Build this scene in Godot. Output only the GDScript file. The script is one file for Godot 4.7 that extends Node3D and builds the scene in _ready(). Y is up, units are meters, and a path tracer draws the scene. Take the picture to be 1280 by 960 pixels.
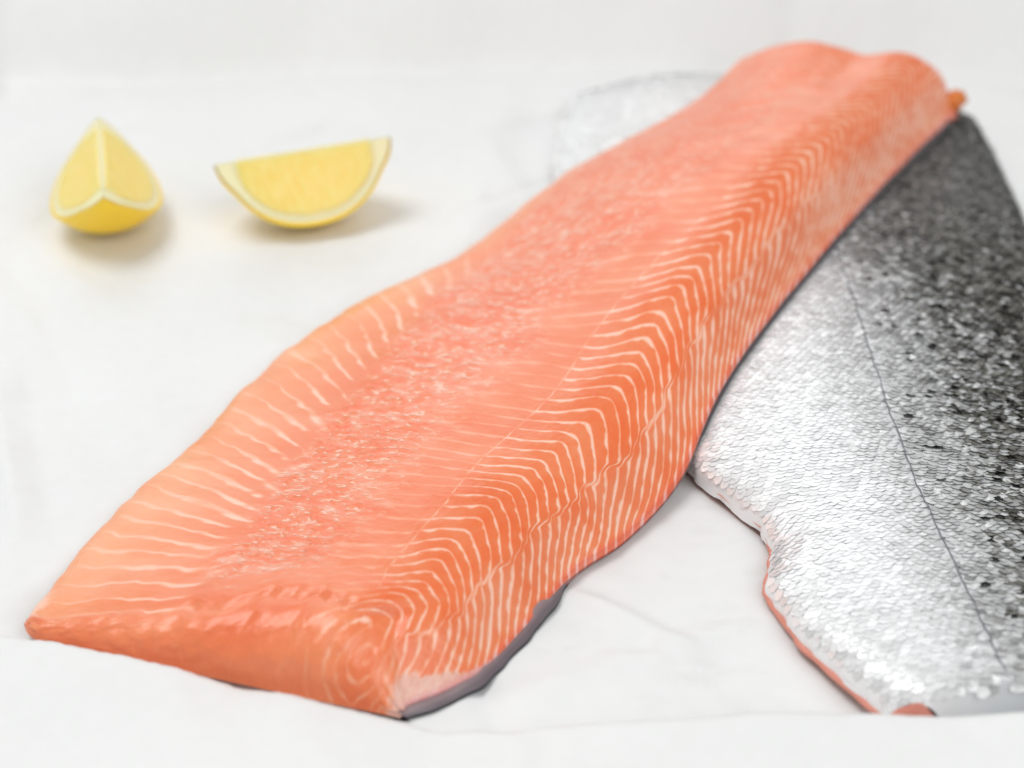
extends Node3D

const CAM_HEIGHT := 0.36
const CAM_PITCH := 32.0

var rng := RandomNumberGenerator.new()
var fine := FastNoiseLite.new()
var mid := FastNoiseLite.new()
var broad := FastNoiseLite.new()

# ------------------------------------------------------------------ helpers

func obj(called: String, mesh: Mesh, mat: Material, parent: Node = self) -> MeshInstance3D:
	var o := MeshInstance3D.new()
	o.name = called
	o.mesh = mesh
	o.material_override = mat
	parent.add_child(o, true)
	return o

func tag(o: Node, label: String, category: String, group := "", kind := "") -> void:
	if label: o.set_meta("label", label)
	if category: o.set_meta("category", category)
	if group: o.set_meta("group", group)
	if kind: o.set_meta("kind", kind)

func thing(called: String, label: String, category: String, at := Vector3.ZERO, group := "") -> Node3D:
	var o := Node3D.new()
	o.name = called
	add_child(o, true)
	o.position = at
	tag(o, label, category, group)
	return o

func lin(r: float, g: float, b: float) -> Color:   # sRGB bytes -> Color for albedo_color
	return Color(r / 255.0, g / 255.0, b / 255.0)

func mat(c: Color, rough: float, metal := 0.0) -> StandardMaterial3D:
	var m := StandardMaterial3D.new()
	m.albedo_color = c
	m.roughness = rough
	m.metallic = metal
	return m

# a sheet of w x h points (row after row) with smooth normals
func sheet(pts: PackedVector3Array, w: int, h: int, uvs := PackedVector2Array(), cols := PackedColorArray(), flip := false, wrap := false) -> ArrayMesh:
	var nor := PackedVector3Array()
	nor.resize(pts.size())
	var idx := PackedInt32Array()
	idx.resize((w - 1) * (h - 1) * 6)
	var k := 0
	for j in h - 1:
		for i in w - 1:
			var a := j * w + i
			var b := a + 1
			var c := a + w + 1
			var d := a + w
			var n := (pts[c] - pts[a]).cross(pts[b] - pts[d])
			if flip: n = -n
			nor[a] += n
			nor[b] += n
			nor[c] += n
			nor[d] += n
			if flip:
				idx[k] = a; idx[k + 1] = c; idx[k + 2] = b; idx[k + 3] = a; idx[k + 4] = d; idx[k + 5] = c
			else:
				idx[k] = a; idx[k + 1] = b; idx[k + 2] = c; idx[k + 3] = a; idx[k + 4] = c; idx[k + 5] = d
			k += 6
	if wrap:
		for j in h:
			var s := nor[j * w] + nor[j * w + w - 1]
			nor[j * w] = s
			nor[j * w + w - 1] = s
	for i in nor.size():
		nor[i] = nor[i].normalized() if nor[i].length_squared() > 0.0 else Vector3.UP
	var arr := []
	arr.resize(Mesh.ARRAY_MAX)
	arr[Mesh.ARRAY_VERTEX] = pts
	arr[Mesh.ARRAY_NORMAL] = nor
	arr[Mesh.ARRAY_INDEX] = idx
	if uvs.size(): arr[Mesh.ARRAY_TEX_UV] = uvs
	if cols.size(): arr[Mesh.ARRAY_COLOR] = cols
	var m := ArrayMesh.new()
	m.add_surface_from_arrays(Mesh.PRIMITIVE_TRIANGLES, arr)
	return m

func interp(x: float, xs: Array, ys: Array) -> float:
	if x <= xs[0]: return ys[0]
	for i in range(1, xs.size()):
		if x <= xs[i]:
			return lerpf(ys[i - 1], ys[i], (x - xs[i - 1]) / (xs[i] - xs[i - 1]))
	return ys[-1]

func cat(a: float, b: float, c: float, d: float, t: float) -> float:
	return 0.5 * (2.0 * b + (c - a) * t + (2.0 * a - 5.0 * b + 4.0 * c - d) * t * t + (3.0 * b - a - 3.0 * c + d) * t * t * t)

# ------------------------------------------------------------------ the skin-up fillet's plan and height
const Z2 := [-0.846, -0.84, -0.82, -0.79, -0.75, -0.70, -0.65, -0.58, -0.515, -0.487, -0.474, -0.455, -0.432, -0.413, -0.397]
const XL2 := [0.10, 0.06, 0.03, 0.022, 0.018, 0.018, 0.024, 0.042, 0.060, 0.078, 0.080, 0.076, 0.083, 0.094, 0.104]
const XR2 := [0.12, 0.155, 0.190, 0.208, 0.209, 0.208, 0.206, 0.204, 0.200, 0.197, 0.195, 0.193, 0.190, 0.186, 0.182]

func left2(z: float) -> float:
	return interp(z, Z2, XL2)

func right2(z: float) -> float:
	return interp(z, Z2, XR2)

func lateral2(z: float) -> float:
	return interp(z, [-0.85, -0.65, -0.586, -0.53, -0.485, -0.445, -0.40], [0.122, 0.1235, 0.1245, 0.1245, 0.1265, 0.1305, 0.1345])

func height2(x: float, z: float) -> float:
	var xl := left2(z)
	var xr := right2(z)
	var ex := minf(x - xl, xr - x)
	var ez := minf(z + 0.846, -0.397 - z)
	var e := minf(ex, ez)
	if e > 0.0:
		var k := clampf((x - xl) / (xr - xl), 0.0, 1.0)
		var q := clampf(ez / (0.005 if z > -0.6 else 0.05), 0.0, 1.0)
		return 0.004 + 0.0125 * sqrt(sin(PI * pow(k, 0.85))) * lerpf(1.0, 0.36, smoothstep(-0.68, -0.80, z) * (1.0 - smoothstep(0.5, 0.85, k))) * (0.10 + 0.90 * sqrt(1.0 - (1.0 - q) * (1.0 - q)))
	return clampf(0.004 + e * 0.25, 0.0, 0.004)

# ------------------------------------------------------------------ the flesh-up fillet's plan and height
const PL := [Vector2(-0.1462, -0.4372), Vector2(-0.1346, -0.4733), Vector2(-0.1213, -0.508), Vector2(-0.1063, -0.5352), Vector2(-0.0931, -0.5722), Vector2(-0.0732, -0.6088), Vector2(-0.0491, -0.639), Vector2(-0.0187, -0.6668), Vector2(0.0171, -0.7139), Vector2(0.0515, -0.7446), Vector2(0.0768, -0.7728), Vector2(0.0959, -0.8081)]
const PR := [Vector2(-0.0308, -0.4013), Vector2(-0.0114, -0.4149), Vector2(0.0047, -0.4396), Vector2(0.0194, -0.4649), Vector2(0.0359, -0.4825), Vector2(0.0556, -0.5118), Vector2(0.0709, -0.5483), Vector2(0.0892, -0.5856), Vector2(0.1157, -0.6357), Vector2(0.1413, -0.6834), Vector2(0.1663, -0.7283), Vector2(0.1895, -0.7674)]
const TK := [0.0, 0.06, 0.2, 0.35, 0.5, 0.65, 0.78, 0.9, 1.0]
const TH := [
	[4.2, 5.2, 8.5, 12.0, 16.0, 20.0, 21.5, 16.0, 3.0],
	[4.2, 5.4, 9.5, 14.0, 18.5, 22.0, 22.5, 16.5, 3.0],
	[5.0, 6.5, 10.5, 15.5, 20.0, 23.5, 24.0, 17.5, 3.0],
	[6.0, 8.5, 13.0, 18.0, 22.0, 25.0, 25.0, 18.0, 3.0],
	[11.0, 18.0, 25.5, 29.5, 28.0, 27.5, 27.0, 18.5, 4.0]]
const NBS := 90
const NBT := 46
var base_grid := PackedFloat32Array()

func curve(s: float, p: Array) -> Vector2:
	var x := clampf(s, 0.0, 1.0) * 11.0
	var i := clampi(int(x), 0, 10)
	var t := x - i
	var a: Vector2 = p[maxi(i - 1, 0)]
	var b: Vector2 = p[i]
	var c: Vector2 = p[i + 1]
	var d: Vector2 = p[mini(i + 2, 11)]
	return Vector2(cat(a.x, b.x, c.x, d.x, t), cat(a.y, b.y, c.y, d.y, t))

func plan1(s: float, t: float) -> Vector2:
	return curve(s, PL).lerp(curve(s, PR), t)

func thick1(s: float, t: float) -> float:
	var x := clampf(s, 0.0, 1.0) * 4.0
	var si := clampi(int(x), 0, 3)
	var sf := x - si
	var i := 0
	while i < 7 and t > TK[i + 1]: i += 1
	var u: float = (t - TK[i]) / (TK[i + 1] - TK[i])
	var v := []
	for k in [i - 1, i, i + 1, i + 2]:
		var kk := clampi(k, 0, 8)
		v.append(lerpf(TH[si][kk], TH[si + 1][kk], sf))
	var k := clampf(t / 0.05, 0.0, 1.0)
	var notch := 1.0 - 0.07 * exp(-pow((t - 0.60) / 0.075, 2.0)) * smoothstep(0.85, 1.0, s)
	return cat(v[0], v[1], v[2], v[3], u) * 0.001 * notch * (0.3 + 0.7 * sqrt(1.0 - (1.0 - k) * (1.0 - k)))

func make_base() -> void:
	var raw := PackedFloat32Array()
	for i in NBS:
		for j in NBT:
			var p := plan1(i / float(NBS - 1), j / float(NBT - 1))
			raw.append(height2(p.x, p.y) + (0.0011 if height2(p.x, p.y) > 0.0 else 0.0002))
	base_grid = raw.duplicate()
	for n in 45:
		var q := base_grid.duplicate()
		for i in NBS:
			for j in NBT:
				var k := i * NBT + j
				var m := (q[maxi(i - 1, 0) * NBT + j] + q[mini(i + 1, NBS - 1) * NBT + j] + q[i * NBT + maxi(j - 1, 0)] + q[i * NBT + mini(j + 1, NBT - 1)]) * 0.25
				base_grid[k] = maxf(raw[k], m)

func base1(s: float, t: float) -> float:
	var a := clampf(s, 0.0, 1.0) * (NBS - 1)
	var b := clampf(t, 0.0, 1.0) * (NBT - 1)
	var i := mini(int(a), NBS - 2)
	var j := mini(int(b), NBT - 2)
	var k := i * NBT + j
	return lerpf(lerpf(base_grid[k], base_grid[k + 1], b - j), lerpf(base_grid[k + NBT], base_grid[k + NBT + 1], b - j), a - i)

# texture coordinates of the flesh: u across (more room for the dorsal side), v along (the cut end first)
const UT := [0.0, 0.4, 0.7, 0.8, 0.9, 1.0]
const UU := [0.0, 0.27, 0.47, 0.60, 0.80, 1.0]
const V0 := 0.06
const V1 := 0.97

# ------------------------------------------------------------------ flesh print: lines of fat, mottling, relief
const FW := 1024
const FH := 2048
var col_t := PackedFloat32Array()
var col_o := PackedFloat32Array()
var col_b := PackedFloat32Array()
var flesh_rgb := []
var flesh_high := []
var lock := Mutex.new()

func soft(a: float, b: float, x: float) -> float:
	return smoothstep(a, b, x)

func line_index(s: float) -> float:
	return interp(s, [-0.3, 0.0, 0.15, 0.22, 0.36, 0.5, 0.65, 0.8, 1.0, 1.3], [-12.9, 0.0, 6.6, 10.4, 18.4, 27.0, 36.8, 47.6, 64.0, 88.0])

func flesh_rows(chunk: int) -> void:
	var rows := FH / 16
	var rgb := PackedByteArray()
	rgb.resize(rows * FW * 3)
	var high := PackedFloat32Array()
	high.resize(rows * FW)
	for r in rows:
		var v := (chunk * rows + r + 0.5) / FH
		var s := maxf((v - V0) / (V1 - V0), -0.02)
		var belly := interp(s, [0.0, 0.15, 0.22, 0.33, 0.41, 0.5, 0.59, 0.7], [0.36, 0.35, 0.31, 0.27, 0.25, 0.21, 0.165, 0.06])
		var seam := interp(s, [0.0, 0.05, 0.1, 0.23, 0.31, 0.43, 0.5, 0.6, 0.7, 1.0], [0.80, 0.788, 0.745, 0.742, 0.716, 0.712, 0.69, 0.70, 0.73, 0.75])
		var lean := interp(s, [0.0, 0.08, 0.14, 0.25, 0.37, 0.45, 0.7], [0.0, 0.0, 0.028, 0.055, 0.07, 0.11, 0.12])
		var stretch := lerpf(2.1, 1.0, soft(0.04, 0.24, s))
		var far_fade := 1.0 - soft(0.55, 0.8, s)
		var jog := 0.912 + 0.012 * mid.get_noise_2d(s * 900.0, 5.0)
		for c in FW:
			var t := col_t[c]
			var u := (c + 0.5) / FW
			var n1 := broad.get_noise_2d(u * 260.0, v * 1000.0)
			var n2 := mid.get_noise_2d(u * 420.0, v * 1700.0)
			var n3 := fine.get_noise_2d(u * 900.0, v * 2600.0)
			var R := 236.0
			var G := 130.0
			var B := 86.0
			var h := 0.0
			var join := soft(0.50, 1.15, v / V0 + 0.28 * n2 + 0.2 * n1)
			if join > 0.0:
				# paler towards the belly edge and the thin rim
				var pale := (1.0 - soft(0.0, belly + 0.05, t))
				G += 34.0 * pale + 15.0 * n1 + 6.0 * n2
				B += 32.0 * pale + 19.0 * n1 + 8.0 * n2
				R += 8.0 * pale + 3.0 * n1
				var line := 0.0
				if t > seam - 0.34:
					var oo := col_o[c] * (stretch if t < 0.822 else 1.0) - 0.020 * soft(jog - 0.006, jog + 0.006, t) - 0.004 * n1
					var ph := line_index(s - oo) + 0.10 * n2 + 0.12 * n1
					var d := absf(ph - roundf(ph))
					var wide := lerpf(0.088, 0.145, soft(0.86, 0.95, t)) * (1.0 + 0.6 * n2 + 0.2 * n1) * lerpf(1.0, 1.45, soft(0.35, 0.8, s))
					line = 1.0 - soft(wide * 0.4, wide * 1.6, d)
					var flake := (ph - floorf(ph)) - 0.5
					G += 7.0 * flake * soft(seam, seam + 0.04, t)
					B += 6.0 * flake * soft(seam, seam + 0.04, t)
					var left := soft(seam - 0.32, seam - 0.02, t + 0.05 * n1)
					left = left * (0.40 + 0.60 * soft(seam - 0.004, seam + 0.01, t)) * (1.0 + 0.6 * n2 * (1.0 - soft(seam, seam + 0.02, t)))
					line *= clampf(left, 0.0, 1.0)
					line *= lerpf(1.0, 0.85, soft(0.6, 0.95, s)) * clampf(0.85 + 0.5 * n2 + 0.3 * n1, 0.3, 1.0)
					# a fold of fat along the horizontal seam and where the rows step
					var sd := absf(t - seam - 0.002 * n2)
					line = maxf(line, (1.0 - soft(0.0006, 0.0030, sd)) * clampf(0.45 + 0.6 * n2, 0.1, 0.8) * far_fade * soft(0.05, 0.09, s))
					line = maxf(line, (1.0 - soft(0.001, 0.005, absf(t - jog))) * 0.75 * soft(-0.1, 0.5, n1) * (1.0 - soft(0.7, 0.9, s)))
					var core := soft(0.74, 0.84, t) * (1.0 - soft(0.9, 0.93, t))
					G -= 7.0 * core
					B -= 12.0 * core
				if t < belly + 0.06:
					var ph2 := (s - col_b[c] * lean + 0.003 * n1) * 43.0 + 0.16 * n2
					var d2 := absf(ph2 - roundf(ph2))
					var w2 := (0.085 + 0.055 * soft(0.05, belly, t)) * (1.0 + 0.8 * n1)
					var l2 := 1.0 - soft(w2 * 0.4, w2 * 1.6, d2)
					l2 *= (1.0 - soft(belly - 0.03 + 0.05 * n2, belly + 0.03 + 0.05 * n2, t)) * soft(0.0, 0.05, t) * (1.0 - soft(0.55, 0.66, s)) * clampf(0.85 + 0.7 * n2, 0.2, 1.0)
					line = maxf(line, l2 * lerpf(0.5, 0.95, soft(0.02, belly - 0.02, t)))
				# torn, mottled strip where the bones were
				var strip := soft(belly - 0.02, belly + 0.05, t + 0.05 * n1) * (1.0 - soft(seam - 0.22, seam - 0.06, t + 0.04 * n1)) * soft(0.035, 0.09, s + 0.03 * n2)
				if strip > 0.0:
					var xm := t * 140.0
					var ym := s * 450.0
					var f1 := fine.get_noise_2d(xm * 3.2 + ym * 1.0, ym * 4.8 - xm * 1.0)
					var f2 := fine.get_noise_2d(xm * 7.0 + 300.0, ym * 10.0 - xm * 1.5)
					var pit := soft(0.12, 0.45, mid.get_noise_2d(xm * 4.0 + 90.0, ym * 5.0)) * strip
					var fleck := soft(0.10, 0.42, f1 * 0.6 + f2 * 0.55 + 0.12 * n2)
					var amount := strip * lerpf(1.0, 0.45, soft(0.55, 0.85, s))
					line = maxf(line, fleck * 0.80 * amount)
					G += (16.0 * n2 + 22.0 * f1 + 9.0) * amount
					B += (22.0 * n2 + 28.0 * f1 + 18.0) * amount
					R += (4.0 * f2 + 5.0) * amount
					h += (0.45 * f1 + 0.38 * f2 + 0.3 * n2 + 0.3 * fleck - 0.5 * pit) * amount
					G = lerpf(G, 116.0, pit * 0.6 * amount)
					B = lerpf(B, 64.0, pit * 0.6 * amount)
				# fat at the dorsal corner of the cut end
				var fat := soft(0.0, 0.008, t - 0.948 - 0.40 * maxf(s, 0.0) + 0.006 * n2 + 0.004 * n3)
				var ridge := line
				var corner := (1.0 - soft(0.02, 0.05, t + 0.02 * n2)) * (1.0 - soft(0.015, 0.04, s + 0.02 * n1))
				line = maxf(line, corner * 0.9)
				R = lerpf(R, 252.0, line * 0.95)
				G = lerpf(G, 203.0, line * 0.95)
				B = lerpf(B, 182.0, line * 0.95)
				R = lerpf(R, 226.0 + 8.0 * n2, fat * 0.85)
				G = lerpf(G, 180.0 + 14.0 * n2, fat * 0.85)
				B = lerpf(B, 168.0 + 14.0 * n2, fat * 0.85)
				# reddish rim along the skin
				var rim := soft(0.985, 1.0, t)
				G -= 14.0 * rim
				h += 0.30 * ridge + 0.25 * n3 + 0.2 * n2
			if join < 1.0:
				var topc := Vector3(R, G, B)
				var toph := h
				# the cut end: rings of muscle at the thick side, plain grain elsewhere
				var phi := clampf(v / V0, 0.0, 1.3)
				var x := (t - 0.885) * 118.0
				var y := (phi - 0.5) * 19.0
				var rad := sqrt(x * x + y * y * 0.8) + 2.2 * n1 + 0.25 * x + 0.5 * n2 + 0.15 * atan2(y, x)
				var ph3 := rad / 3.1 + 0.12 * n2
				var d3 := absf(ph3 - roundf(ph3))
				var l3 := (1.0 - soft(0.05, 0.17, d3)) * soft(0.72, 0.8, t)
				var l4 := (1.0 - soft(0.02, 0.10, absf(broad.get_noise_2d(t * 900.0 + phi * 60.0, phi * 90.0)))) * (1.0 - soft(0.7, 0.78, t)) * 0.12
				var l := maxf(l3 * clampf(0.55 + 0.6 * n2, 0.1, 0.8), l4)
				var lip := soft(0.8, 1.0, phi + 0.12 * n1)
				R = 238.0 + 6.0 * n1
				G = 130.0 + 16.0 * n1 + 26.0 * lip
				B = 86.0 + 16.0 * n1 + 30.0 * lip
				R = lerpf(R, 248.0, l)
				G = lerpf(G, 176.0, l)
				B = lerpf(B, 142.0, l)
				var fat2 := soft(0.955, 0.975, t + 0.01 * n2)
				R = lerpf(R, 232.0, fat2 * 0.8)
				G = lerpf(G, 190.0, fat2 * 0.8)
				B = lerpf(B, 180.0, fat2 * 0.8)
				h = 0.6 * n2 + 0.3 * n3 + 0.25 * l
				R = lerpf(R, topc.x, join)
				G = lerpf(G, topc.y, join)
				B = lerpf(B, topc.z, join)
				h = lerpf(h, toph, join)
			var k := r * FW + c
			rgb[k * 3] = clampi(int(R), 0, 255)
			rgb[k * 3 + 1] = clampi(int(G), 0, 255)
			rgb[k * 3 + 2] = clampi(int(B), 0, 255)
			high[k] = 0.5 + 0.2 * h
	lock.lock()
	flesh_rgb[chunk] = rgb
	flesh_high[chunk] = high
	lock.unlock()

func flesh_material() -> StandardMaterial3D:
	var ot := [0.0, 0.45, 0.526, 0.60, 0.674, 0.72, 0.757, 0.795, 0.822, 0.848, 0.877, 0.905, 0.93, 0.955, 0.98, 1.0]
	var oo := [-0.07, -0.06, -0.046, -0.039, -0.034, -0.030, -0.022, -0.008, 0.0, -0.010, -0.024, -0.043, -0.052, -0.077, -0.100, -0.125]
	for c in FW:
		var t := interp((c + 0.5) / FW, UU, UT)
		col_t.append(t)
		var acc := 0.0
		for k in 7:
			acc += interp(t + (k - 3) * 0.0035, ot, oo)
		col_o.append(acc / 7.0)
		col_b.append(-t * (1.0 + 6.0 * t))
	flesh_rgb.resize(16)
	flesh_high.resize(16)
	var job := WorkerThreadPool.add_group_task(flesh_rows, 16)
	WorkerThreadPool.wait_for_group_task_completion(job)
	var rgb := PackedByteArray()
	var high := PackedFloat32Array()
	for k in 16:
		rgb.append_array(flesh_rgb[k])
		high.append_array(flesh_high[k])
	var m := StandardMaterial3D.new()
	m.albedo_texture = ImageTexture.create_from_image(Image.create_from_data(FW, FH, false, Image.FORMAT_RGB8, rgb))
	m.heightmap_enabled = true
	m.heightmap_scale = 0.14
	m.heightmap_texture = ImageTexture.create_from_image(Image.create_from_data(FW, FH, false, Image.FORMAT_RF, high.to_byte_array()))
	m.texture_repeat = false
	m.roughness = 0.30
	m.metallic_specular = 0.5
	m.subsurf_scatter_enabled = true
	m.subsurf_scatter_strength = 0.12
	m.clearcoat_enabled = true
	m.clearcoat = 0.1
	m.clearcoat_roughness = 0.12
	return m

# ------------------------------------------------------------------ things

func build_salmon() -> void:
	make_base()
	var root := thing("salmon_fillet", "large raw orange salmon fillet lying flesh side up with white fat lines", "fish fillet")
	var cols := []      # [t, height factor]
	cols.append([0.0, 0.0])
	cols.append([0.0, 0.55])
	for i in 150:
		var q := i / 149.0
		cols.append([interp(q, [0.0, 0.1, 0.42, 1.0], [0.0, 0.03, 0.45, 1.0]), 1.0])
	cols.append([1.0, 0.5])
	for q in [1.0, 0.85, 0.6, 0.4, 0.15, 0.0]:
		cols.append([q, 0.0])
	var rows := []      # [kind, amount]
	for k in 14: rows.append([-1, k / 14.0])
	for k in 330: rows.append([0, k / 329.0])
	for k in range(1, 13): rows.append([1, k / 12.0])
	var w := cols.size()
	var axis := Vector2(0.30, -0.39).normalized()
	var inward := (plan1(0.05, 0.5) - plan1(0.0, 0.5)).normalized()
	var pts := PackedVector3Array()
	var uvs := PackedVector2Array()
	for row in rows:
		var amt: float = row[1]
		for cc in cols:
			var t: float = cc[0]
			var f: float = cc[1]
			var s := clampf(amt if row[0] == 0 else (0.0 if row[0] < 0 else 1.0), 0.0, 1.0)
			var p := plan1(s, t)
			var b := base1(s, t)
			var th := thick1(s, t)
			var wob := mid.get_noise_2d(t * 260.0, 31.0)
			# the top lip of the cut end is set back and ragged
			var setback := th * (1.15 + 0.35 * wob) + 0.0012 * broad.get_noise_2d(t * 500.0, 3.0)
			var v := 0.0
			var hh := th
			if row[0] < 0:
				var phi := amt
				p += inward * setback * (0.75 * (1.0 - cos(phi * PI * 0.5)) + 0.15 * phi)
				hh = th * (0.93 * sin(phi * PI * 0.5) ** 0.8)
				p += inward * 0.0010 * mid.get_noise_2d(t * 700.0, phi * 120.0) * sin(phi * PI)
				p += inward * 0.005 * pow(maxf(0.0, 1.0 - t / 0.08), 2.0)
				v = V0 * phi
			elif row[0] == 0:
				var near := 1.0 - smoothstep(-0.02, 0.20, s)
				p += inward * setback * near * 0.9 / 0.977
				hh *= 0.93 + 0.07 * smoothstep(0.0, 0.035, s)
				p += inward * 0.005 * pow(maxf(0.0, 1.0 - t / 0.08), 2.0) * (1.0 - smoothstep(-0.02, 0.08, s)) / 0.896
				hh += 0.0007 * broad.get_noise_2d(t * 300.0, s * 900.0) * smoothstep(0.0, 0.1, t) * (1.0 - smoothstep(0.9, 1.0, t))
				# the dorsal edge waves in and out a little; the belly rim is scalloped
				var nrm := Vector2(-axis.y, axis.x)
				p -= nrm * 0.0012 * mid.get_noise_2d(s * 700.0, 60.0) * (1.0 - smoothstep(0.0, 0.15, t))
				v = lerpf(V0, V1, s)
			else:
				var a := amt * PI * 0.5
				var reach := 0.020 + 0.004 * sin(t * 9.0)
				# notch between the two muscle humps
				reach *= 1.0 - 0.32 * exp(-((t - 0.60) / 0.07) ** 2)
				p += axis * reach * sin(a) * smoothstep(-0.02, 0.12, t) * (1.0 - 0.6 * smoothstep(0.85, 1.0, t))
				hh = th * cos(a) ** 0.8
				v = lerpf(V1, 1.0, amt)
			pts.append(Vector3(p.x, b + hh * f, p.y))
			uvs.append(Vector2(interp(t, UT, UU), v))
	var fm := flesh_material()
	obj("flesh", sheet(pts, w, rows.size(), uvs), fm, root)
	build_salmon_skin(root)
	# a scrap of fin left on at the far corner
	var nub := PackedVector3Array()
	var c0 := Vector3(0.1925, 0.0185, -0.7800)
	for j in 13:
		for i in 17:
			var a := i / 16.0 * TAU
			var b := j / 12.0 * PI
			var d := Vector3(sin(b) * cos(a), cos(b), sin(b) * sin(a))
			var rr := 1.0 + 0.35 * mid.get_noise_3d(d.x * 60.0, d.y * 60.0, d.z * 60.0)
			nub.append(c0 + Vector3(d.x * 0.0066, d.y * 0.0046, d.z * 0.0055) * rr + Vector3(0, 0.002 * d.x, 0))
	var nm := mat(lin(216, 120, 46), 0.4)
	nm.subsurf_scatter_enabled = true
	nm.subsurf_scatter_strength = 0.1
	var no := obj("fin_stub", sheet(nub, 17, 13, PackedVector2Array(), PackedColorArray(), false, true), nm, root)
	no.set_meta("label", "small brownish orange scrap of fin at the far corner")

func build_salmon_skin(root: Node3D) -> void:
	# the skin under the flesh, turned up round the dorsal edge: [outwards, height, colour]
	var pts := PackedVector3Array()
	var cols := PackedColorArray()
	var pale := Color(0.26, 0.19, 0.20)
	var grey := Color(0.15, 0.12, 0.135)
	var rows := 260
	for j in rows:
		var s := j / float(rows - 1)
		var R := curve(s, PR)
		var L := curve(s, PL)
		var out := (R - L).normalized()
		var hgt := interp(s, [0.0, 0.03, 0.08, 0.2, 0.25, 0.28, 0.45, 0.5, 0.6, 1.0], [0.0018, 0.0020, 0.0028, 0.0031, 0.0022, 0.0006, 0.0006, 0.0014, 0.0017, 0.0020])
		hgt *= 1.0 + 0.35 * mid.get_noise_2d(s * 500.0, 9.0)
		var o := interp(s, [0.0, 0.1, 0.22, 0.28, 0.45, 0.5, 1.0], [0.0022, 0.0030, 0.0022, -0.0016, -0.0016, 0.0006, 0.0012])
		o *= 1.0 + 0.4 * mid.get_noise_2d(s * 620.0, 40.0)
		var b := base1(s, 1.0) - 0.0009
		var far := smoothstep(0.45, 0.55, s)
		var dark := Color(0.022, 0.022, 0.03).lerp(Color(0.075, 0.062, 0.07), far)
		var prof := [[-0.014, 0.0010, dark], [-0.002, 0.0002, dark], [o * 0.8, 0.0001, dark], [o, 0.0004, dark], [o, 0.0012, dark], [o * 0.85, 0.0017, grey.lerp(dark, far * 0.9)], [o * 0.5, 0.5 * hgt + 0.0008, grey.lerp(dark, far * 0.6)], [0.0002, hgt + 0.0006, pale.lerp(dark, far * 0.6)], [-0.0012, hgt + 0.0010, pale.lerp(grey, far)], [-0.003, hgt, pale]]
		for q in prof:
			var p: Vector2 = R + out * q[0]
			pts.append(Vector3(p.x, b + q[1], p.y))
			cols.append(q[2])
	var m := StandardMaterial3D.new()
	m.vertex_color_use_as_albedo = true
	m.roughness = 0.35
	var o2 := obj("skin", sheet(pts, 10, rows, PackedVector2Array(), cols, true), m, root)
	o2.set_meta("label", "dark grey skin edge under the orange flesh")

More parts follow.
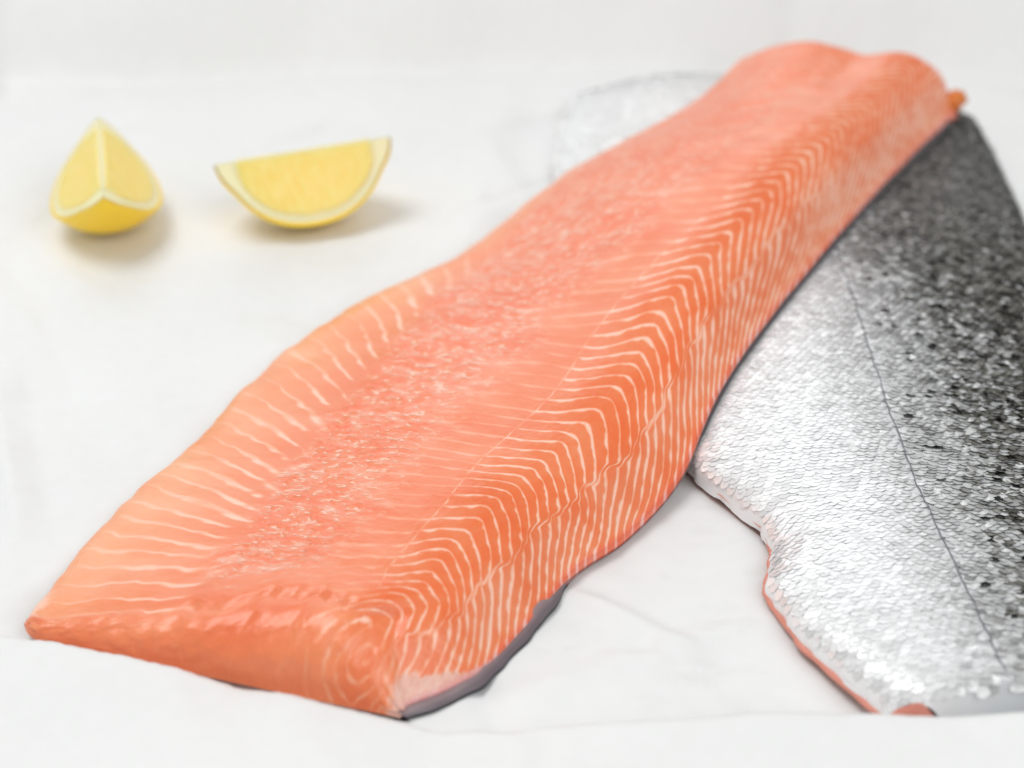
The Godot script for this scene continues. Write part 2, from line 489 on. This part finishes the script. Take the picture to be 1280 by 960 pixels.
func build_silver() -> void:
	var root := thing("skin_side_fillet", "silver salmon fillet lying skin side up, partly under the orange fillet", "fish fillet")
	# skin: rows along z, columns across
	var pts := PackedVector3Array()
	var cols := PackedColorArray()
	var nz := 260
	var nx := 120
	for j in nz:
		var z := lerpf(-0.8455, -0.3975, j / float(nz - 1))
		var xl := left2(z) + 0.0008 * mid.get_noise_2d(z * 4000.0, 3.0)
		var xr := right2(z)
		for i in nx + 2:
			var q := clampf((i - 1) / float(nx - 1), 0.0, 1.0)
			q = q * q * (3.0 - 2.0 * q) * 0.6 + q * 0.4
			var x := lerpf(xl, xr, q)
			var y := height2(x, z)
			if j == 0:
				y = 0.001
			if j == nz - 1:
				y = lerpf(y, 0.0005, smoothstep(0.112, 0.121, x))
			if i == 0 or i == nx + 1:
				y = lerpf(0.0003, 0.0021, smoothstep(-0.485, -0.465, z))
			y += 0.00035 * broad.get_noise_2d(x * 5000.0, z * 5000.0) * smoothstep(0.0, 0.2, q)
			pts.append(Vector3(x, y, z))
			cols.append(skin_tone(x, z, 0.0))
	var m := StandardMaterial3D.new()
	m.vertex_color_use_as_albedo = true
	m.metallic = 0.2
	m.roughness = 0.36
	var skin := obj("skin", sheet(pts, nx + 2, nz, PackedVector2Array(), cols), m, root)
	# flesh below, its cut edge showing past the skin
	pts = PackedVector3Array()
	var prof := [[0.004, 0.0003], [0.0, 0.0004], [-1.0, 0.0007], [-1.15, 0.0013], [-1.0, 0.0019], [0.0, 0.0024], [0.006, 0.0026]]
	for j in nz:
		var z := lerpf(-0.8455, -0.3965, j / float(nz - 1))
		var xl := left2(z)
		var bulge := -0.0012 + 0.0020 * smoothstep(-0.49, -0.47, z) * (1.0 + 0.35 * mid.get_noise_2d(z * 3000.0, 8.0))
		for q in prof:
			var dx: float = q[0] if q[0] >= 0.0 else q[0] * bulge
			pts.append(Vector3(xl + dx, q[1], z))
	var fm := mat(lin(222, 142, 124), 0.4)
	fm.subsurf_scatter_enabled = true
	fm.subsurf_scatter_strength = 0.1
	var fl := obj("flesh", sheet(pts, prof.size(), nz, PackedVector2Array(), PackedColorArray(), false), fm, root)
	fl.set_meta("label", "thin pink flesh edge below the silver skin")
	# the cut end facing the camera
	pts = PackedVector3Array()
	for j in 9:
		for i in 60:
			var x := lerpf(left2(-0.398), right2(-0.398), i / 59.0)
			var a := j / 8.0
			pts.append(Vector3(x, a * (height2(x, -0.3985) - 0.0004) * lerpf(1.0, 0.1, smoothstep(0.110, 0.119, x)), -0.3975 - 0.0015 * smoothstep(0.110, 0.119, x) + 0.0014 * sin(a * PI) + 0.0005 * mid.get_noise_2d(x * 3000.0, a * 40.0)))
	obj("cut_end", sheet(pts, 60, 9, PackedVector2Array(), PackedColorArray(), true), fm, root)
	# lateral line: a thin dark seam of pores
	pts = PackedVector3Array()
	var n := 240
	for j in n:
		var z := lerpf(-0.70, -0.402, j / float(n - 1))
		var x := lateral2(z) + 0.0006 * mid.get_noise_2d(z * 3000.0, 90.0)
		var wd := 0.00024 * (1.0 + 0.5 * mid.get_noise_2d(z * 9000.0, 50.0))
		for k in 5:
			var a := k / 4.0
			var xx := x + (a - 0.5) * 2.0 * wd
			pts.append(Vector3(xx, height2(xx, z) + 0.0002 + 0.00055 * sin(a * PI), z))
	obj("lateral_line", sheet(pts, 5, n), mat(Color(0.55, 0.55, 0.58), 0.5, 0.3), root)
	build_scales(skin)

func skin_tone(x: float, z: float, jitter: float) -> Color:
	var u := x - lateral2(z)
	var far := smoothstep(-0.56, -0.72, z)
	var n := broad.get_noise_2d(x * 2600.0, z * 1600.0)
	var mid_at := interp(z, [-0.76, -0.68, -0.60, -0.52, -0.45, -0.40], [-0.008, 0.008, 0.033, 0.031, 0.022, 0.020])
	var d := smoothstep(mid_at - 0.021, mid_at + 0.021, u + 0.012 * n + jitter * 0.02)
	var silver := Color(0.925, 0.935, 0.945)
	var grey := Color(0.66, 0.685, 0.71)
	var dark := Color(0.12, 0.12, 0.105).lerp(Color(0.33, 0.335, 0.325), far)
	silver = silver.lerp(Color(0.97, 0.972, 0.975), smoothstep(-0.66, -0.72, z))
	var a := silver.lerp(grey, smoothstep(-0.03, 0.012, u))
	return a.lerp(dark, d)

func silver_tint(l: float) -> Color:   # dark scales are olive, bright ones a little blue
	var k := smoothstep(0.05, 0.5, l)
	return Color(l * lerpf(1.0, 0.985, k), l * lerpf(0.97, 1.0, k), l * lerpf(0.84, 1.015, k))

func scale_mesh(seed_at: float) -> ArrayMesh:
	var pts := PackedVector3Array()
	for j in 5:
		for i in 7:
			var a := (i / 6.0 - 0.5) * 2.0
			var b := j / 4.0
			var ww := 0.0018 * (0.75 + 0.25 * sin(b * PI * 0.8))
			var ll := 0.0031 * (1.0 - 0.42 * a * a)
			pts.append(Vector3(a * ww, 0.00036 * b * b + 0.00014 * (1.0 - a * a) + 0.00004 * sin(a * 5.0 + seed_at), (b - 0.45) * ll))
	return sheet(pts, 7, 5)

func build_scales(skin: Node3D) -> void:
	var shapes := [scale_mesh(0.0), scale_mesh(2.0), scale_mesh(4.0)]
	var tones := []
	for k in 12:
		var m := mat(Color.WHITE, 0.25, 0.24)
		tones.append(m)
	var spots := []
	var row := 0
	var z := -0.842
	while z < -0.3985:
		var x := left2(z) + 0.0012 + (0.0015 if row % 2 else 0.0)
		while x < right2(z) - 0.001:
			var px := x + rng.randf_range(-0.0005, 0.0005)
			var pz := z + rng.randf_range(-0.0004, 0.0004)
			var u := px - lateral2(pz)
			if absf(u) > 0.0010:
				var e := 0.0006
				var n := Vector3(height2(px - e, pz) - height2(px + e, pz), 2.0 * e, height2(px, pz - e) - height2(px, pz + e)).normalized()
				n.x = clampf(n.x, -0.7, 0.7)
				n = n.normalized()
				var rough := smoothstep(-0.02, 0.03, u)
				var jt := lerpf(0.048, lerpf(0.17, 0.07, smoothstep(-0.6, -0.72, pz)), rough)
				var calm := smoothstep(-0.66, -0.71, pz) * (1.0 - rough)
				jt *= 1.0 - 0.4 * calm
				var fwd := Vector3(0.06, 0, 1.0)
				var side := n.cross(fwd).normalized() * -1.0
				side = fwd.cross(n).normalized() * -1.0
				var bz := side.cross(n).normalized()
				if bz.z < 0.0: bz = -bz
				var bx := n.cross(bz).normalized()
				var bs := Basis(bx, n, bz)
				bs = bs * Basis.from_euler(Vector3(rng.randf_range(-jt, jt) , rng.randf_range(-0.12, 0.12), rng.randf_range(-jt, jt)))
				bs = bs.scaled_local(Vector3(1.0, lerpf(0.5, 1.15, rough) * (1.0 - 0.45 * calm), 1.0) * rng.randf_range(0.92, 1.1))
				var c := skin_tone(px, pz, rng.randf_range(-1.0, 1.0))
				var lum := c.g * rng.randf_range(0.85, 1.06) * (1.0 + 0.14 * mid.get_noise_2d(px * 4000.0, pz * 4000.0) * (1.0 - rough * 0.5))
				if u > 0.012 and rng.randf() < 0.15 * smoothstep(-0.72, -0.52, pz): lum = rng.randf_range(0.3, 0.9)
				lum = lerpf(lum, 0.93, calm * 0.7)
				var black: float = interp(u, [-0.03, 0.0, 0.02, 0.05], [0.0, 0.006, 0.045, 0.08]) * smoothstep(-0.78, -0.6, pz)
				if rng.randf() < black: lum = 0.012
				spots.append([Transform3D(bs, Vector3(px, height2(px, pz) + 0.00008, pz)), lum, pz - absf(px - 0.15) * 0.3])
			x += 0.0030
		z += 0.00155
		row += 1
	spots.sort_custom(func(a, b): return a[2] > b[2])
	# the nearest scales are pieces of their own, the rest one mass
	for k in 12:
		var l := lerpf(0.012, 0.9, (k / 11.0) ** 1.5)
		tones[k].albedo_color = silver_tint(l).linear_to_srgb()
	for k in 300:
		var sp: Array = spots[k]
		var tone := clampi(int(round(11.0 * pow(clampf((sp[1] - 0.012) / 0.888, 0.0, 1.0), 1.0 / 1.5))), 0, 11)
		var o := obj("scale", shapes[k % 3], tones[tone], skin)
		o.transform = sp[0]
	var mm := MultiMesh.new()
	mm.transform_format = MultiMesh.TRANSFORM_3D
	mm.use_colors = true
	mm.mesh = shapes[0]
	mm.instance_count = spots.size() - 300
	for k in mm.instance_count:
		var sp: Array = spots[k + 300]
		mm.set_instance_transform(k, sp[0])
		mm.set_instance_color(k, silver_tint(sp[1]))
	var sm := mat(Color.WHITE, 0.25, 0.24)
	sm.vertex_color_use_as_albedo = true
	var mi := MultiMeshInstance3D.new()
	mi.name = "scales"
	mi.multimesh = mm
	mi.material_override = sm
	mi.set_meta("kind", "stuff")
	skin.add_child(mi, true)

# ------------------------------------------------------------------ lemon wedges

func lemon_r(a: float, half: float, rad: float) -> float:   # a: -1..1 along the core
	var x := absf(a)
	var r := rad * pow(maxf(1.0 - pow(x, 2.2), 0.0), 0.56)
	return r

func tip(a: float, half: float) -> float:   # the ends run out into short points
	return a * half * (1.0 + 0.07 * smoothstep(0.86, 1.0, absf(a)))

func lemon_mats() -> Array:
	var peel := mat(lin(254, 212, 44), 0.40)
	peel.subsurf_scatter_enabled = true
	peel.subsurf_scatter_strength = 0.08
	var nt := NoiseTexture2D.new()
	nt.width = 256
	nt.height = 256
	nt.seamless = true
	nt.noise = FastNoiseLite.new()
	nt.noise.seed = 5
	nt.noise.noise_type = FastNoiseLite.TYPE_CELLULAR
	nt.noise.frequency = 0.06
	peel.heightmap_enabled = true
	peel.heightmap_texture = nt
	peel.heightmap_scale = 0.02
	peel.uv1_triplanar = true
	peel.uv1_scale = Vector3.ONE * 40.0
	var pith := mat(lin(253, 240, 192), 0.6)
	pith.subsurf_scatter_enabled = true
	pith.subsurf_scatter_strength = 0.2
	var pulp := StandardMaterial3D.new()
	pulp.vertex_color_use_as_albedo = true
	pulp.roughness = 0.25
	pulp.subsurf_scatter_enabled = true
	pulp.subsurf_scatter_strength = 0.35
	return [peel, pith, pulp]

func make_wedge(root: Node3D, half: float, rad: float, open: float, ms: Array, seed_at: float) -> void:
	# local axes: core along z, wedge opening downwards between the two cut faces at +-open from straight down
	var n := 61
	var m := 25
	var pts := PackedVector3Array()
	for j in n:
		var a := lerpf(-1.0, 1.0, j / float(n - 1))
		a = sin(a * PI * 0.5)
		var r := lemon_r(a, half, rad)
		for i in m:
			var q := lerpf(-open, open, i / float(m - 1))
			pts.append(Vector3(sin(q) * r, -cos(q) * r, tip(a, half)))
	obj("peel", sheet(pts, m, n, PackedVector2Array(), PackedColorArray(), true), ms[0], root)
	var rim := 0.0016
	for side in [-1.0, 1.0]:
		var dir := Vector3(sin(side * open), -cos(side * open), 0.0)
		var outn := Vector3(side * cos(open), sin(open), 0.0)
		# flavedo rim and white pith on the cut face, then the pulp set into it
		var rp := PackedVector3Array()
		var pp := PackedVector3Array()
		var fp := PackedVector3Array()
		var fc := PackedColorArray()
		for j in n:
			var a := lerpf(-1.0, 1.0, j / float(n - 1))
			a = sin(a * PI * 0.5)
			var r := lemon_r(a, half, rad)
			var ri := maxf(r - rim, 0.0)
			for k in 3:
				rp.append(dir * lerpf(ri, r, k / 2.0) + Vector3(0, 0, tip(a, half)))
			for k in 9:
				var b := k / 8.0
				pp.append(dir * ri * b + Vector3(0, 0, tip(a, half) * 0.985) + outn * 0.00005)
		var nn := 61
		for j in nn:
			var a := lerpf(-1.0, 1.0, j / float(nn - 1))
			a = sin(a * PI * 0.5)
			var wob := 0.0004 * mid.get_noise_2d(a * 200.0, seed_at + side * 9.0)
			var r := maxf(lemon_r(a, half, rad - 0.0030) + wob, 0.0)
			for k in 33:
				var b := k / 32.0
				var edge := smoothstep(0.0, 0.12, minf(1.0 - b, 1.0 - absf(a))) * smoothstep(0.0, 0.02, b)
				var ang := a * 1.1
				# juice sacs run from the core outwards
				var sac := mid.get_noise_2d(a * 420.0 + seed_at * 11.0, b * 80.0 + side * 50.0)
				var sac2 := fine.get_noise_2d(a * 700.0, b * 160.0 + side * 70.0 + seed_at)
				fp.append(dir * (0.0004 + (r - 0.0004) * b) + Vector3(0, 0, a * half * 0.86 + 0.0 * ang) + outn * (0.0001 + 0.0007 * edge + 0.00022 * sac * edge))
				var v := clampf(0.5 + 0.5 * sac + 0.3 * sac2, 0.0, 1.0)
				fc.append(Color(0.95, 0.66, 0.10).lerp(Color(0.97, 0.77, 0.24), v).lerp(Color(0.97, 0.84, 0.50), 1.0 - edge))
		var fl: bool = side < 0.0
		obj("peel_edge", sheet(rp, 3, n, PackedVector2Array(), PackedColorArray(), not fl), ms[0], root)
		obj("pith", sheet(pp, 9, n, PackedVector2Array(), PackedColorArray(), not fl), ms[1], root)
		obj("pulp", sheet(fp, 33, nn, PackedVector2Array(), fc, not fl), ms[2], root)
	# white core along the top edge
	var cp := PackedVector3Array()
	for j in 41:
		var a := lerpf(-0.97, 0.97, j / 40.0)
		var rr := 0.0004 * (1.0 + 0.4 * mid.get_noise_2d(a * 300.0, seed_at))
		for i in 9:
			var q := i / 8.0 * TAU
			cp.append(Vector3(cos(q) * rr, sin(q) * rr * 0.6 - 0.0006, tip(a, half)))
	obj("core", sheet(cp, 9, 41, PackedVector2Array(), PackedColorArray(), true, true), ms[1], root)

func build_lemons() -> void:
	var ms := lemon_mats()
	var a := thing("lemon_wedge", "yellow lemon wedge standing with its peel end towards the viewer, core edge on top", "lemon wedge", Vector3(-0.1645, 0.0, -0.7000), "lemon wedges on the paper")
	var ra := Node3D.new()
	make_wedge(a, 0.0336, 0.0302, deg_to_rad(48.0), ms, 1.0)
	ra.free()
	a.position.y = 0.0303
	a.rotation = Vector3(0.03, atan2(0.013, 0.063), 0.0)
	var b := thing("lemon_wedge", "yellow lemon wedge on its side, one crescent cut face turned to the viewer", "lemon wedge", Vector3(-0.084, 0.0, -0.704), "lemon wedges on the paper")
	make_wedge(b, 0.0337, 0.0306, deg_to_rad(45.0), ms, 7.0)
	b.position.y = 0.0307
	var yaw := Basis(Vector3.UP, atan2(0.066, -0.018))
	b.basis = yaw * Basis(Vector3.RIGHT, deg_to_rad(-3.0)) * Basis(Vector3.BACK, deg_to_rad(9.0))

# ------------------------------------------------------------------ paper and table

func crease(p: Vector2, a: Vector2, b: Vector2, wide: float) -> float:
	var ab := b - a
	var t := clampf((p - a).dot(ab) / ab.length_squared(), 0.0, 1.0)
	var d := p.distance_to(a + ab * t)
	var ends := smoothstep(0.0, 0.25, t) * (1.0 - smoothstep(0.7, 1.0, t))
	return maxf(0.0, 1.0 - d / wide) * ends

var creases := []

func make_creases() -> void:   # folds left from handling the sheet: direction, place, width, length, height
	for n in 90:
		var a := rng.randf_range(0.0, PI)
		var nx := cos(a)
		var nz := sin(a)
		var at := Vector2(rng.randf_range(-0.3, 0.3), rng.randf_range(-0.95, -0.36))
		creases.append([nx, nz, at.x * nx + at.y * nz, at.y * nx - at.x * nz, rng.randf_range(0.006, 0.03), rng.randf_range(0.03, 0.13), rng.randf_range(-0.0050, 0.0026)])

func paper_height(x: float, z: float) -> float:
	var p := Vector2(x, z)
	var y := -0.0007 + 0.0008 * broad.get_noise_2d(x * 900.0, z * 900.0) + 0.0006 * mid.get_noise_2d(x * 1500.0, z * 1500.0)
	for c in creases:
		var d0: float = p.x * c[0] + p.y * c[1] - c[2]
		var along: float = p.y * c[0] - p.x * c[1] - c[3]
		var k: float = maxf(0.0, 1.0 - absf(d0 + 0.004 * sin(along * 30.0)) / c[4]) * maxf(0.0, 1.0 - absf(along) / c[5])
		y += c[6] * k
	y = minf(y, -0.0002)
	# folds in the sheet
	y += 0.0030 * crease(p, Vector2(0.012, -0.462), Vector2(0.060, -0.425), 0.006)
	y += 0.0018 * crease(p, Vector2(-0.012, -0.405), Vector2(0.09, -0.452), 0.008)
	y += 0.0015 * crease(p, Vector2(0.02, -0.43), Vector2(0.085, -0.418), 0.006)
	y += 0.0035 * crease(p, Vector2(-0.19, -0.60), Vector2(-0.15, -0.47), 0.010)
	y += 0.0020 * crease(p, Vector2(-0.21, -0.56), Vector2(-0.165, -0.52), 0.012)
	y += 0.0022 * crease(p, Vector2(0.0, -0.85), Vector2(-0.02, -0.66), 0.014)
	y += 0.0015 * crease(p, Vector2(-0.02, -0.80), Vector2(0.012, -0.70), 0.010)
	# the sheet climbs the sides of the tray
	var back := -0.858 + 0.018 * smoothstep(0.0, 0.3, absf(x - 0.05)) + 0.006 * broad.get_noise_2d(x * 500.0, 9.0)
	var d := maxf(0.0, back - z)
	var left := -0.236 + 0.004 * broad.get_noise_2d(z * 700.0, 2.0)
	var dl := maxf(0.0, left - x)
	var up := sqrt(d * d + 0.0001) - 0.01
	var upl := sqrt(dl * dl + 0.0001) - 0.01
	y += 0.09 * (1.0 - exp(-(up * 1.7 + upl * 1.6) / 0.09))
	# the near side rolls up in front of the lens
	var front := z - minf(-0.3955, -0.3990 + (x + 0.031) * 0.337)
	var q := clampf(front / lerpf(0.0048, 0.0110, smoothstep(-0.03, 0.07, x)), 0.0, 1.0)
	y += lerpf(0.0062 * smoothstep(-0.175, -0.145, x), 0.0185, smoothstep(-0.03, 0.07, x + 0.01 * broad.get_noise_2d(z * 900.0, 5.0))) * q * q * (3.0 - 2.0 * q) + 0.0012 * q * broad.get_noise_2d(x * 700.0, 77.0)
	return y

func build_paper() -> void:
	make_creases()
	var tm := mat(lin(226, 226, 222), 0.6)
	var box := BoxMesh.new()
	box.size = Vector3(2.4, 0.04, 2.4)
	var table := obj("tabletop", box, tm)
	table.position = Vector3(0, -0.026, -0.7)
	tag(table, "pale tabletop below the white paper", "", "", "structure")
	var nx := 420
	var nz := 480
	var pts := PackedVector3Array()
	var uvs := PackedVector2Array()
	for j in nz:
		var z := lerpf(-1.12, -0.30, j / float(nz - 1))
		for i in nx:
			var x := lerpf(-0.42, 0.46, i / float(nx - 1))
			pts.append(Vector3(x, paper_height(x, z), z))
			uvs.append(Vector2((x + 0.42) / 0.88, (z + 1.12) / 0.82))
	var m := StandardMaterial3D.new()
	m.albedo_texture = paper_print()
	m.roughness = 0.55
	m.texture_repeat = false
	var o := obj("parchment_paper", sheet(pts, nx, nz, uvs), m)
	tag(o, "crinkled white parchment paper spread under the fillets and lemons", "paper")

func paper_print() -> ImageTexture:
	var n := 1024
	var im := Image.create(n, n, false, Image.FORMAT_RGB8)
	var damp := []
	for k in 60:
		damp.append([rng.randf_range(0.48, 0.66), rng.randf_range(0.75, 0.88), rng.randf_range(0.002, 0.007), rng.randf_range(0.2, 1.0)])
	var bytes := PackedByteArray()
	bytes.resize(n * n * 3)
	for j in n:
		for i in n:
			var v := 2.2 * broad.get_noise_2d(i * 0.6, j * 0.6) + 1.2 * fine.get_noise_2d(i * 2.0, j * 2.0)
			var k := (j * n + i) * 3
			bytes[k] = int(229.0 + v)
			bytes[k + 1] = int(230.5 + v)
			bytes[k + 2] = int(231.0 + v)
	for q in damp:
		var cx := int(q[0] * n)
		var cy := int(q[1] * n)
		var rr := int(q[2] * n * 2.0)
		for j in range(cy - rr, cy + rr):
			for i in range(cx - rr, cx + rr):
				var d: float = Vector2(i - cx, (j - cy) * 1.6).length() / (q[2] * n) + 0.5 * mid.get_noise_2d(i * 9.0, j * 9.0)
				var f: float = (1.0 - smoothstep(0.4, 1.0, d)) * q[3] * 0.014
				var k := (j * n + i) * 3
				bytes[k] = int(bytes[k] * (1.0 - f))
				bytes[k + 1] = int(bytes[k + 1] * (1.0 - f * 1.05))
				bytes[k + 2] = int(bytes[k + 2] * (1.0 - f * 1.3))
	im = Image.create_from_data(n, n, false, Image.FORMAT_RGB8, bytes)
	return ImageTexture.create_from_image(im)

func area_light(called: String, at: Vector3, aim: Vector3, size: Vector2, energy: float, color: Color) -> void:
	var l := AreaLight3D.new()
	l.name = called
	l.area_size = size
	l.light_energy = energy
	l.light_color = color
	l.shadow_enabled = true
	l.set("area_range", 6.0)
	add_child(l)
	l.look_at_from_position(at, aim, Vector3.UP)

func _ready() -> void:
	# camera
	var cam := Camera3D.new()
	cam.name = "camera"
	cam.near = 0.05
	cam.far = 20.0
	var at := CameraAttributesPhysical.new()
	at.frustum_focal_length = 60.0
	at.frustum_focus_distance = 0.60
	at.frustum_near = 0.05
	at.frustum_far = 20.0
	at.exposure_aperture = 5.8
	cam.attributes = at
	add_child(cam)
	cam.position = Vector3(0, CAM_HEIGHT, 0)
	cam.rotation_degrees = Vector3(-CAM_PITCH, 0, 0)
	cam.current = true
	# the pale studio round the table
	var we := WorldEnvironment.new()
	we.name = "surroundings"
	var e := Environment.new()
	e.background_mode = Environment.BG_COLOR
	e.background_color = Color(0.69, 0.69, 0.685)
	e.tonemap_mode = Environment.TONE_MAPPER_LINEAR
	e.tonemap_exposure = 0.965
	e.sdfgi_enabled = true
	e.ssao_enabled = true
	e.ssil_enabled = true
	we.environment = e
	add_child(we)
	# a window-sized soft light behind on the left, a weaker one over the camera's right shoulder
	area_light("overhead_light", Vector3(-0.75, 1.90, -0.85), Vector3(0.0, 0.0, -0.60), Vector2(1.1, 1.0), 2.1, Color(1.0, 0.997, 0.99))
	area_light("window_light", Vector3(-0.55, 1.25, -2.9), Vector3(0.0, 0.0, -0.60), Vector2(2.3, 1.3), 1.2, Color(0.985, 0.99, 1.0))
	area_light("fill_light", Vector3(0.75, 1.10, 0.45), Vector3(0.05, 0.0, -0.6), Vector2(1.2, 1.2), 1.15, Color(1.0, 0.997, 0.99))

	rng.seed = 11
	fine.seed = 3
	fine.frequency = 0.05
	fine.fractal_octaves = 2
	mid.seed = 8
	mid.frequency = 0.03
	mid.fractal_octaves = 2
	broad.seed = 21
	broad.frequency = 0.012
	broad.fractal_octaves = 2

	build_paper()
	build_silver()
	build_salmon()
	build_lemons()
